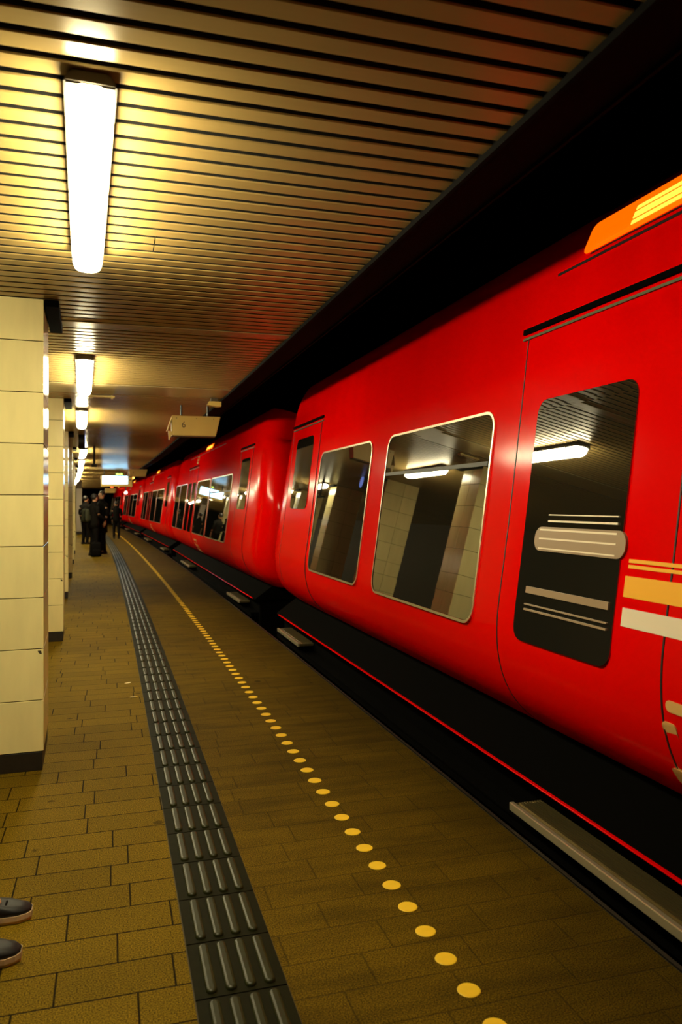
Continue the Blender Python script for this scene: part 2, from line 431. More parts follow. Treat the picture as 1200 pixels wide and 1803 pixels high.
# ------------------------------------------------------------------ ceiling lamps
def make_lamp(label):
    root = empty('ceiling_lamp', 0, 0); tag(root, label, 'lamp', 'long fluorescent lamps along the ceiling')
    Lh = 0.765
    bm = bmesh.new()
    prism(bm, [(-.069, -.040), (.069, -.040), (.069, -.030), (.050, -.001), (-.050, -.001), (-.069, -.030)], 'y', -Lh - .004, Lh + .004)
    bmesh.ops.bevel(bm, geom=bm.edges[:], offset=.006, segments=2, affect='EDGES')
    link('housing', bm, M['lampbody'], root)
    bm = bmesh.new()
    zs = [(-.038, .0640, Lh), (-.046, .0645, Lh), (-.075, .062, Lh - .006), (-.098, .0555, Lh - .022), (-.112, .047, Lh - .045), (-.118, .030, Lh - .07)]
    rings = []
    for z, hw, hl in zs:
        r = min(hw * .85, .05)
        rings.append([(a, b, z) for a, b in rrect(-hw, hw, -hl, hl, r, 5)])
    loft(bm, rings); link('diffuser', bm, M['lamp'], root, True)
    bm = bmesh.new()
    for y in (-.70, .70):
        tube(bm, [(-.008, y, -.112), (0, y, -.124), (.008, y, -.112)], .0016, 6)
    for sx in (-1, 1):
        for y in (-.55, 0, .55): box(bm, sx * .0635 - .004, sx * .0635 + .004, y - .012, y + .012, -.058, -.030, .001, 1)
    link('clip', bm, M['lampbody'], root)
    return root
lamps = [(2.905, -.085), (6.99, -.222), (10.45, -.345), (17.3, -.47), (21.6, -.585), (25.6, -.66), (29.6, -.74), (33.6, -.80), (37.6, -.87), (41.6, -.93), (46, -1.0), (50, -1.07), (54, -1.13)]
llab = ['long glowing ceiling lamp nearest the camera, above the front pillar', 'glowing ceiling lamp second from the camera, beside the second pillar', 'glowing ceiling lamp third from the camera, small',
        'glowing ceiling lamp fourth along, just behind the hanging clock'] + ['far glowing ceiling lamp %s along the row' % w for w in ('fifth', 'sixth', 'seventh', 'eighth', 'ninth', 'tenth', 'eleventh', 'twelfth', 'thirteenth')]
l0 = make_lamp(llab[0]); l0.location = W(lamps[0][0], lamps[0][1], CZ); l0.rotation_euler.z = lamps[0][0] / RAD + .034
for (s, x), l in zip(lamps[1:], llab[1:]): copy_thing(l0, s, x, CZ, .03, l)

# ------------------------------------------------------------------ things hanging from the ceiling
def box_sign(label, s, x0, x1, z0, z1, text):
    root = empty('hanging_box_sign', s, x0, z0); tag(root, label, 'sign', 'cream box signs at the platform edge')
    w, h = x1 - x0, z1 - z0
    bm = bmesh.new()
    vs = box(bm, 0, w, 0, .17, 0, h, 0)
    for v in vs:
        if v.co.x > w / 2 and v.co.z < h / 2: v.co.x -= .055
        if v.co.z < h / 2 and v.co.y < .05: v.co.y += .0
    bmesh.ops.bevel(bm, geom=bm.edges[:], offset=.004, segments=1, affect='EDGES')
    link('housing', bm, M['cream'], root)
    bm = bmesh.new()
    box(bm, .0, w - .06, .012, .16, -.010, -.001)
    link('underside_panel', bm, M['mark'], root)
    bm = bmesh.new()
    prism(bm, [(0.012, h), (.002, h), (-.06, h * .22), (-.05, h * .22)], 'y', .004, .16)
    prism(bm, [(-.045, h * .22), (-.002, h * .18), (-.002, 0.01), (-.035, -.06)], 'y', .004, .03)
    link('end_flap', bm, M['cream'], root)
    for xx in (w * .2, w * .75):
        bm = bmesh.new(); tube(bm, [(xx, .085, h - .002), (xx, .085, CZ - z0)], .012, 8); link('hanger', bm, M['black'], root)
    bm = bmesh.new()
    for xx in (.05, w * .5, w - .08): tube(bm, [(xx, -.001, h - .03), (xx, .002, h - .03)], .006, 8)
    link('screw', bm, M['mark'], root)
    cu = bpy.data.curves.new('lettering', 'FONT'); cu.body = text; cu.size = .10; cu.extrude = .001; cu.align_x = 'CENTER'
    cu.materials.append(M['mark'])
    tmp = bpy.data.objects.new('lettering_curve', cu); COL.objects.link(tmp)
    dg = bpy.context.evaluated_depsgraph_get(); me = bpy.data.meshes.new_from_object(tmp.evaluated_get(dg))
    bpy.data.objects.remove(tmp)
    t = bpy.data.objects.new('lettering', me); COL.objects.link(t); t.parent = root
    t.location = (w * .235, -.0015, h * .40); t.rotation_euler = (PI / 2, 0, 0)
    return root
box_sign('large cream box sign hanging at the platform edge, nearest the camera', 9.0, .684, 1.241, 2.296, 2.525, '6')
box_sign('cream box sign hanging beside the lit white display', 25.0, .80, 1.36, 2.372, 2.598, '1')
box_sign('small cream box sign far off below the lit display', 40.0, .47, 1.0, 2.06, 2.29, '1')

d0 = empty('lit_display_board', 27.0, -.03, 2.09); tag(d0, 'lit white display board hanging across the far platform', 'sign')
bm = bmesh.new(); box(bm, 0, 1.034, 0, .20, 0, .38, .01, 2); link('housing', bm, M['cream'], d0)
bm = bmesh.new(); box(bm, .055, .875, -.008, .01, .09, .355, .004, 1); link('screen', bm, M['screen'], d0)
bm = bmesh.new(); tube(bm, [(.955, -.002, .23), (.955, .01, .23)], .03, 12); link('clock_dial', bm, M['mark'], d0)
for xx in (.12, .92):
    bm = bmesh.new(); tube(bm, [(xx, .1, .378), (xx, .1, CZ - 2.09)], .02, 8); link('hanger', bm, M['black'], d0)
e0 = empty('exit_sign', 26.6, .43, 2.445); tag(e0, 'small green exit sign with a double arrow above the lit display', 'sign')
bm = bmesh.new(); box(bm, 0, .26, 0, .06, 0, .105, .006, 1); link('housing', bm, M['exitdark'], e0)
bm = bmesh.new()
prism(bm, [(.02, .052), (.075, .092), (.075, .066), (.185, .066), (.185, .092), (.24, .052), (.185, .012), (.185, .040), (.075, .040), (.075, .012)], 'y', -.006, .002)
link('double_arrow', bm, M['exit'], e0)
bm = bmesh.new(); tube(bm, [(.13, .03, .10), (.13, .03, CZ - 2.445)], .01, 8); link('hanger', bm, M['black'], e0)

h0 = empty('hanging_clock', 13.6, -.425, 2.43, .03); tag(h0, 'dark double faced clock hanging edge-on between far ceiling lamps', 'clock')
bm = bmesh.new()
tube(bm, [(-.05, 0, .13), (.05, 0, .13)], .13, 28); link('case', bm, M['black'], h0)
bm = bmesh.new(); tube(bm, [(-.056, 0, .13), (-.048, 0, .13)], .112, 28); link('face', bm, M['cream'], h0)
bm = bmesh.new(); tube(bm, [(.048, 0, .13), (.056, 0, .13)], .112, 28); tag(link('face', bm, M['bluelight'], h0), 'bluish lit face')
bm = bmesh.new(); box(bm, -.03, .03, -.03, .03, .25, CZ - 2.43, .004, 1); link('bracket', bm, M['black'], h0)
r0 = empty('hanging_rail', 16.0, -.24, 2.28); tag(r0, 'thin dark rail hanging from the ceiling beside the far lamps', 'rail')
bm = bmesh.new(); box(bm, -.022, .022, -.02, .02, 0, CZ - 2.28, .004, 1); link('post', bm, M['black'], r0)
bm = bmesh.new(); box(bm, -.05, .05, -.3, .3, -.03, 0, .004, 1); link('crossbar', bm, M['black'], r0)
c0 = empty('ceiling_plate', 8.5, -.225, CZ); tag(c0, 'thin cream plate under the ceiling right of the second lamp', 'plate')
bm = bmesh.new(); box(bm, 0, .27, -.04, .04, -.026, -.006, .004, 1); link('plate', bm, M['cream'], c0)
for xx in (.03, .24):
    bm = bmesh.new(); box(bm, xx - .012, xx + .012, -.03, .03, -.036, -.0005, .002, 1); link('bracket', bm, M['cream'], c0)
c1 = empty('ceiling_loudspeaker', 8.35, 1.0, CZ); tag(c1, 'small cream loudspeaker fixed to the ceiling at the platform edge', 'loudspeaker')
bm = bmesh.new(); prism(bm, [(0, -.085), (.02, -.045), (.15, -.045), (.15, -.095), (.12, -.10), (.06, -.09)], 'y', -.05, .05); link('housing', bm, M['cream'], c1)
bm = bmesh.new(); box(bm, .04, .12, -.03, .03, -.046, -.0005, .003, 1); link('base', bm, M['lampbody'], c1)

# ------------------------------------------------------------------ the train
XC = 3.66
PROF = [(2.13, .365), (2.075, .40), (2.015, .445), (1.960, .50), (1.914, .565), (1.878, .645), (1.856, .73), (1.846, .82), (1.847, .92), (1.858, 1.02),
        (1.916, 1.42), (1.988, 2.0), (2.030, 2.36), (2.064, 2.58), (2.10, 2.70), (2.16, 2.815), (2.205, 2.86)]
ROOF = [(2.205, 2.86), (2.34, 2.93), (2.6, 2.99), (3.1, 3.05), (3.66, 3.07)]
def fillet(prof, reps=1):
    out = prof
    for _ in range(reps):
        n = [out[0]]
        for a, b in zip(out, out[1:]):
            n += [(a[0] * .75 + b[0] * .25, a[1] * .75 + b[1] * .25), (a[0] * .25 + b[0] * .75, a[1] * .25 + b[1] * .75)]
        out = n + [out[-1]]
    return out
BODY_Z = fillet(PROF, 2)
def side(z):
    for (xa, za), (xb, zb) in zip(BODY_Z, BODY_Z[1:]):
        if za <= z <= zb: return xa + (xb - xa) * (z - za) / max(1e-6, zb - za)
    return BODY_Z[-1][0] if z > 2 else BODY_Z[0][0]

def ends(L, blunt):
    es = [0, .012, .04, .09, .16, .25, .36, .5, .75, 1.1]
    out = []
    for e in es:
        r = .5
        ins = (r - math.sqrt(max(0, r * r - (r - e) ** 2))) * .62 if e < r else 0
        out.append((e, ins))
    return out
def car_rings(prof, L, blunt=False):
    h = L / 2; rings = []
    def ring(y, e, ins, sgn):
        r = []
        k = max(0, 1 - e / 1.3) if not blunt else 0
        for x, z in prof:
            rake = .30 * max(0, z - 1.5) * k + (.22 * max(0, .5 - z) * k)
            cx = x + ins * (1 - .0 * z)
            cz = z - (ins * .35 if z > 2.4 else 0)
            r.append((cx - XC, y - sgn * rake, cz))
        m = [(-a, b, c) for a, b, c in r[::-1]]
        return r, m
    seq = [(h - e, e, i, 1) for e, i in ends(L, blunt)] + [(-h + e, e, i, -1) for e, i in ends(L, blunt)[::-1]]
    return [ring(*q) for q in seq]

def patch(bm, outline, off, hole=None, steps=1):
    """flat patch on the body side: outline in (y, z); follows the side profile, standing off the skin by off"""
    return [bm.verts.new((side(z) - XC - off, y, z)) for y, z in outline]
def panel(bm, outline, off, thick=.02, mi=0):
    a = [bm.verts.new((side(z) - XC - off, y, z)) for y, z in outline]
    b = [bm.verts.new((side(z) - XC + thick, y, z)) for y, z in outline]
    n = len(a); f = bm.faces.new(a); f.material_index = mi
    for i in range(n):
        f = bm.faces.new((a[i], a[(i + 1) % n], b[(i + 1) % n], b[i])); f.material_index = mi
def strip(bm, y0, y1, z0, z1, off, n=1, thick=.02, zs=None):
    zz = zs or [z0, z1]
    pts = [(y0, z) for z in zz] + [(y1, z) for z in zz[::-1]]
    if len(zz) == 2: panel(bm, pts, off, thick); return
    A = [[bm.verts.new((side(z) - XC - off, y, z)) for z in zz] for y in (y0, y1)]
    B = [[bm.verts.new((side(z) - XC + thick, y, z)) for z in zz] for y in (y0, y1)]
    for i in range(len(zz) - 1):
        bm.faces.new((A[0][i], A[0][i + 1], A[1][i + 1], A[1][i]))
    for j in (0, 1):
        for i in range(len(zz) - 1): bm.faces.new((A[j][i], A[j][i + 1], B[j][i + 1], B[j][i]))
    bm.faces.new((A[0][0], A[1][0], B[1][0], B[0][0])); bm.faces.new((A[0][-1], A[1][-1], B[1][-1], B[0][-1]))
def ringpanel(bm, outer, inner, off, thick=.02):
    f = lambda z: min(side(z), 1.852 + .1308 * (z - .96))
    a = [bm.verts.new((f(z) - XC - off, y, z)) for y, z in outer]
    b = [bm.verts.new((f(z) - XC - off, y, z)) for y, z in inner]
    c = [bm.verts.new((side(z) - XC + thick, y, z)) for y, z in outer]
    n = len(a)
    for i in range(n):
        j = (i + 1) % n
        bm.faces.new((a[i], a[j], b[j], b[i])); bm.faces.new((a[i], a[j], c[j], c[i]))

def zlist(z0, z1):
    return [z0] + [q[1] for q in BODY_Z if z0 + .01 < q[1] < z1 - .01] + [z1]
def dense(pts):
    out = []
    for a, b in zip(pts, pts[1:] + pts[:1]):
        out.append(a)
        if abs(a[0] - b[0]) < 1e-6 and abs(a[1] - b[1]) > .1:
            zz = zlist(min(a[1], b[1]), max(a[1], b[1]))[1:-1]
            out += [(a[0], z) for z in (zz if b[1] > a[1] else zz[::-1])]
    return out
def dense2(inner, outer):
    # the inner outline with as many points as dense(outer)
    out = []; n = len(outer)
    for i in range(n):
        a, b, p, q = outer[i], outer[(i + 1) % n], inner[i], inner[(i + 1) % n]
        out.append(p)
        if abs(a[0] - b[0]) < 1e-6 and abs(a[1] - b[1]) > .1:
            zz = zlist(min(a[1], b[1]), max(a[1], b[1]))[1:-1]
            out += [(p[0], min(max(z, min(p[1], q[1])), max(p[1], q[1]))) for z in (zz if b[1] > a[1] else zz[::-1])]
    return out
def pane(bm, y0, y1, z0, z1, r, off, thick=.02):
    zs = sorted(set([z0 + r * (1 - math.cos(math.radians(a))) for a in (0, 15, 30, 45, 60, 75, 90)] + [z1 - r * (1 - math.cos(math.radians(a))) for a in (0, 15, 30, 45, 60, 75, 90)] + zlist(z0 + r, z1 - r)))
    prev = None
    for z in zs:
        e = min(z - z0, z1 - z)
        i = r - math.sqrt(max(0, r * r - (r - e) ** 2)) if e < r else 0
        x = min(side(z), 1.852 + .1308 * (z - .96)) - XC
        row = [bm.verts.new((x + thick, y0 + i, z)), bm.verts.new((x - off, y0 + i, z)), bm.verts.new((x - off, y1 - i, z)), bm.verts.new((x + thick, y1 - i, z))]
        if prev:
            for k in range(3): bm.faces.new((prev[k], prev[k + 1], row[k + 1], row[k]))
        prev = row
def add_window(root, y0, y1, z0, z1, r=.09, transom=None, name='window', frame='alu', fw=.015):
    bm = bmesh.new(); pane(bm, y0, y1, z0, z1, r, .004)
    w = link(name, bm, M['glass'], root)
    bm = bmesh.new(); ringpanel(bm, dense(rrect(y0 - fw, y1 + fw, z0 - fw, z1 + fw, r + fw)), dense2(rrect(y0, y1, z0, z1, r), rrect(y0 - fw, y1 + fw, z0 - fw, z1 + fw, r + fw)), .008, .02)
    link('window_frame', bm, M[frame], w)
    if transom:
        bm = bmesh.new(); strip(bm, y0 + .01, y1 - .01, transom - .012, transom + .012, .012, thick=.0)
        link('transom', bm, M['seal'], w)
    return w
def add_door(root, y0, y1, leaves=2, zt=2.33, win=(.86, 2.0), winset=None, wname='door_window', lead=.11, wins=None):
    zz = [.37] + [q[1] for q in BODY_Z if .375 < q[1] < zt - .01] + [zt]
    d = empty('door', 0, 0); d.location = (0, 0, 0); d.rotation_euler = (0, 0, 0); d.parent = root
    n = leaves; wl = (y1 - y0) / n
    for i in range(n):
        a, b = y0 + i * wl + .006, y0 + (i + 1) * wl - .006
        bm = bmesh.new(); strip(bm, a, b, 0, 0, .005, zs=zz, thick=.03)
        link('door_leaf', bm, M['red'], d)
        for (ya, yb) in ((wins[i],) if wins else (winset,) if winset else ((a + lead, b - lead),)):
            bm = bmesh.new(); pane(bm, ya, yb, win[0], win[1], .07, .009); g = link(wname, bm, M['glass'], d)
    for yy in [y0 + i * wl for i in range(n + 1)]:
        bm = bmesh.new(); strip(bm, yy - .0035, yy + .0035, 0, 0, .0065, zs=zz, thick=.0)
        link('door_seal', bm, M['seal'], d)
    bm = bmesh.new()
    strip(bm, y0 - .05, y1 + .05, zt + .035, zt + .062, .014, thick=.02)
    link('door_header', bm, M['under'], d)
    bm = bmesh.new(); strip(bm, y0 - .05, y1 + .05, zt + .004, zt + .016, .010, thick=.02)
    tag(link('door_rail', bm, M['grey'], d), 'grey rail over the door')
    return d
def add_step(root, y0, y1):
    st = empty('door_step', 0, 0); st.location = (0, 0, 0); st.rotation_euler = (0, 0, 0); st.parent = root
    bm = bmesh.new()
    xa, xb = 1.80 - XC, 1.955 - XC
    box(bm, xa, xb, y0, y1, .060, .088, .004, 1)
    for i in range(9):
        x = xa + .030 + i * .0135
        box(bm, x, x + .006, y0 + .02, y1 - .02, .088, .096)
    link('tread', bm, M['step'], st)
    bm = bmesh.new(); box(bm, xa - .012, xa + .012, y0, y1, .058, .096, .004, 2); link('step_nosing', bm, M['steplip'], st)
    return st

def emblem(root, y, z, k=1.0, z2=None):
    bm = bmesh.new()
    def q(pts): panel(bm, [(y + a * k, z + b * k) for a, b in pts], .010, .003)
    q(rrect(-.30, .10, .16, .20, .018)); q(rrect(-.34, -.29, -.02, .20, .02)); q(rrect(-.30, .16, -.13, -.06, .02)); q(rrect(.06, .13, -.08, .12, .02)); q(rrect(-.22, .02, .02, .07, .02))
    return link('emblem', bm, M['emblem'], root)

def make_car(label, s_mid, L, side_x=None):
    root = empty('train_carriage', s_mid, XC); tag(root, label, 'train carriage', 'red train carriages')
    bm = bmesh.new()
    rr = car_rings(BODY_Z, L)
    loft(bm, [a for a, m in rr], cap=False, closed=False); loft(bm, [m for a, m in rr], cap=False, closed=False)
    n = len(BODY_Z)
    for (a, m) in (rr[0], rr[-1]):
        A = [bm.verts.new(p) for p in a]; B = [bm.verts.new(p) for p in m[::-1]]
        for i in range(n - 1): bm.faces.new((A[i], A[i + 1], B[i + 1], B[i]))
    bmesh.ops.remove_doubles(bm, verts=bm.verts[:], dist=.0005)
    bo = link('body', bm, M['red'], root, True)
    bm = bmesh.new()
    rr = car_rings(ROOF, L)
    loft(bm, [a[:-1] + m for a, m in rr], cap=True, closed=False)
    link('roof', bm, M['roof'], root, True)
    bm = bmesh.new()
    box(bm, 1.96 - XC, XC - 1.96, -L / 2 + .4, L / 2 - .4, -.45, .175, .02, 1)
    prism(bm, [(1.885 - XC, .18), (1.885 - XC, .20), (2.12 - XC, .368), (XC - 2.12, .368), (XC - 1.885, .20), (XC - 1.885, .18)], 'y', -L / 2 + .35, L / 2 - .35)  # near-black skirt: shade below the body side put into colour and shape
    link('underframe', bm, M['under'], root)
    bm = bmesh.new(); box(bm, 1.866 - XC, 1.886 - XC, -L / 2 + .5, L / 2 - .5, .191, .1985, .002, 1)
    link('skirt_strip', bm, M['red'], root)
    bm = bmesh.new(); box(bm, 1.845 - XC, 1.853 - XC, -L / 2 + .5, L / 2 - .5, -.01, .004)
    box(bm, 1.853 - XC, 1.97 - XC, -L / 2 + .5, L / 2 - .5, -.06, -.005)
    link('sill_rail', bm, M['under'], root)
    for sx in (-1, 1):
        for yy in (-L / 2 + 1.4, L / 2 - 1.4):
            bm = bmesh.new(); tube(bm, [(sx * .66, yy, -.45), (sx * .78, yy, -.45)], .41, 24); link('wheel', bm, M['under'], root)
    return root

# nearest carriage: from behind the camera to s = 9.3
NA, NB = -4.2, 9.32
nm = (NA + NB) / 2; L = NB - NA
car = make_car('red train carriage nearest the camera, with large windows and amber display', nm, L)
def Y(s): return s - nm
add_window(car, Y(5.74), Y(7.28), .865, 1.995)
add_window(car, Y(3.72), Y(5.36), .865, 1.995, transom=1.72)
add_door(car, Y(1.05), Y(3.44), 2, lead=.16, wins=[(Y(1.22), Y(1.98)), (Y(2.53), Y(3.27))])
add_window(car, Y(-1.2), Y(.7), .865, 1.995)
d = add_door(car, Y(7.42), Y(8.62), 1, win=(1.45, 2.22), winset=(Y(7.66), Y(8.40)))
# destination display over the door
ds = empty('destination_display', 0, 0); ds.location = (0, 0, 0); ds.rotation_euler = (0, 0, 0); ds.parent = car
bm = bmesh.new(); panel(bm, rrect(Y(.8), Y(3.06), 2.650, 2.800, .03), .006, .02); link('display_glass', bm, M['amber'], ds)
bm = bmesh.new(); panel(bm, rrect(Y(1.0), Y(2.98), 2.668, 2.768, .03), .011, .004); link('display_field', bm, M['amber'], ds)
bm = bmesh.new()
for za, zb in ((2.672, 2.690), (2.700, 2.728), (2.738, 2.756)):
    strip(bm, Y(1.02), Y(2.72), za, zb, .014, thick=.0)
link('display_lettering', bm, M['amber2'], ds)
bm = bmesh.new(); strip(bm, Y(.6), Y(3.25), 2.605, 2.618, .004, thick=.005); strip(bm, Y(.6), Y(3.0), 2.842, 2.852, .004, thick=.005); strip(bm, Y(.6), Y(3.0), 2.636, 2.642, .005, thick=.005)
link('roof_gutter', bm, M['seal'], car)
# stickers on the door
sg = empty('door_notice', 0, 0); sg.location = (0, 0, 0); sg.rotation_euler = (0, 0, 0); sg.parent = car
bm = bmesh.new(); strip(bm, Y(1.6), Y(2.49), 1.145, 1.225, .008, thick=.001); strip(bm, Y(1.6), Y(2.48), 1.255, 1.268, .008, thick=.001); strip(bm, Y(1.6), Y(2.48), 1.276, 1.290, .008, thick=.001)
link('yellow_label', bm, M['decal_yellow'], sg)
bm = bmesh.new(); strip(bm, Y(1.6), Y(2.485), 1.035, 1.105, .008, thick=.001)
link('white_label', bm, M['decal_white'], sg)
bm = bmesh.new(); panel(bm, rrect(Y(2.50), Y(3.16), 1.285, 1.395, .05), .0165, .001)
link('window_sticker', bm, M['decal_tan'], sg)
bm = bmesh.new()
strip(bm, Y(2.56), Y(3.12), 1.378, 1.386, .018, thick=.001); strip(bm, Y(2.56), Y(3.12), 1.294, 1.300, .018, thick=.001); strip(bm, Y(2.56), Y(3.12), 1.338, 1.345, .018, thick=.001)
strip(bm, Y(2.56), Y(3.06), 1.418, 1.426, .018, thick=.001); strip(bm, Y(2.56), Y(3.06), 1.448, 1.453, .018, thick=.001)
link('sticker_lettering', bm, M['decal_white'], sg)
bm = bmesh.new()
for za, h in ((1.005, .008), (1.03, .006), (1.085, .03)): strip(bm, Y(2.56), Y(3.18), za, za + h, .018, thick=.001)
link('lower_sticker', bm, M['decal_tan'], sg)
emblem(car, Y(2.12), .62, 1.0)
add_step(car, Y(1.0), Y(3.22)); add_step(car, Y(7.5), Y(8.5))
bm = bmesh.new()
for i in range(5): box(bm, -1.25 + i * .02, 1.25 - i * .02, L / 2 - .02 + i * .12, L / 2 + .045 + i * .12, .2, 2.55, .01, 1)
link('gangway_bellows', bm, M['seal'], car)

# carriages further along
def far_car(label, s0, s1, bel=True):
    sm = (s0 + s1) / 2; Lc = s1 - s0
    c = make_car(label, sm, Lc)
    y = lambda s: s - Lc / 2
    add_door(c, y(1.15), y(2.15), 1, win=(1.42, 2.2), winset=(y(1.30), y(2.0)))
    add_window(c, y(2.75), y(5.25), .865, 1.995, transom=1.72)
    add_window(c, y(5.40), y(7.45), .865, 1.995)
    add_door(c, y(7.65), y(9.35), 2)
    add_window(c, y(9.55), y(11.1), .865, 1.995)
    add_window(c, y(11.22), y(Lc - .45), .865, 1.995)
    add_step(c, y(7.6), y(9.4)); add_step(c, y(1.1), y(2.2))
    dd = empty('destination_display', 0, 0); dd.location = (0, 0, 0); dd.rotation_euler = (0, 0, 0); dd.parent = c
    bm = bmesh.new(); panel(bm, rrect(y(5.9), y(6.9), 2.655, 2.765, .03), .006, .02); link('display_glass', bm, M['amber'], dd)
    bm = bmesh.new(); strip(bm, y(6.0), y(6.8), 2.68, 2.735, .012, thick=.0); link('display_lettering', bm, M['amber2'], dd)
    bm = bmesh.new(); strip(bm, y(4.0), y(9.6), 2.605, 2.618, .004, thick=.005); link('roof_gutter', bm, M['seal'], c)
    emblem(c, y(7.1), .55, .9); emblem(c, y(8.0), 2.50, .5)
    if bel:
        bm = bmesh.new()
        for i in range(4): box(bm, -1.25 + i * .02, 1.25 - i * .02, Lc / 2 - .02 + i * .12, Lc / 2 + .06 + i * .12, .2, 2.55, .01, 1)
        link('gangway_bellows', bm, M['seal'], c)
    return c
far_car('red train carriage second from the camera, rounded end facing the gap', 9.96, 22.75)
far_car('red train carriage third from the camera along the platform', 23.25, 36.0)
far_car('red train carriage fourth along, far behind the walking person', 36.5, 49.2)
far_car('red train carriage furthest along the bend', 49.7, 61.0, False)

# ------------------------------------------------------------------ people
def skin_obj(name, verts, edges, radii, mat, parent, sub=2, root=0, loc=None, smooth=True):
    me = bpy.data.meshes.new(name); me.from_pydata(verts, edges, []); me.materials.append(mat)
    o = bpy.data.objects.new(name, me); COL.objects.link(o); o.parent = parent
    m = o.modifiers.new('skin', 'SKIN'); m.use_smooth_shade = smooth; m.branch_smoothing = .3
    for i, r in enumerate(radii):
        sv = me.skin_vertices[0].data[i]; sv.radius = (r, r) if isinstance(r, (int, float)) else r
        sv.use_root = (i == root)
    s = o.modifiers.new('sub', 'SUBSURF'); s.levels = sub; s.render_levels = sub
    return o
class Sk:
    def __init__(s): s.v = []; s.e = []; s.r = []
    def chain(s, pts, radii, root=None):
        prev = root
        for p, r in zip(pts, radii):
            s.v.append(tuple(p)); s.r.append(r); i = len(s.v) - 1
            if prev is not None: s.e.append((prev, i))
            prev = i
        return prev

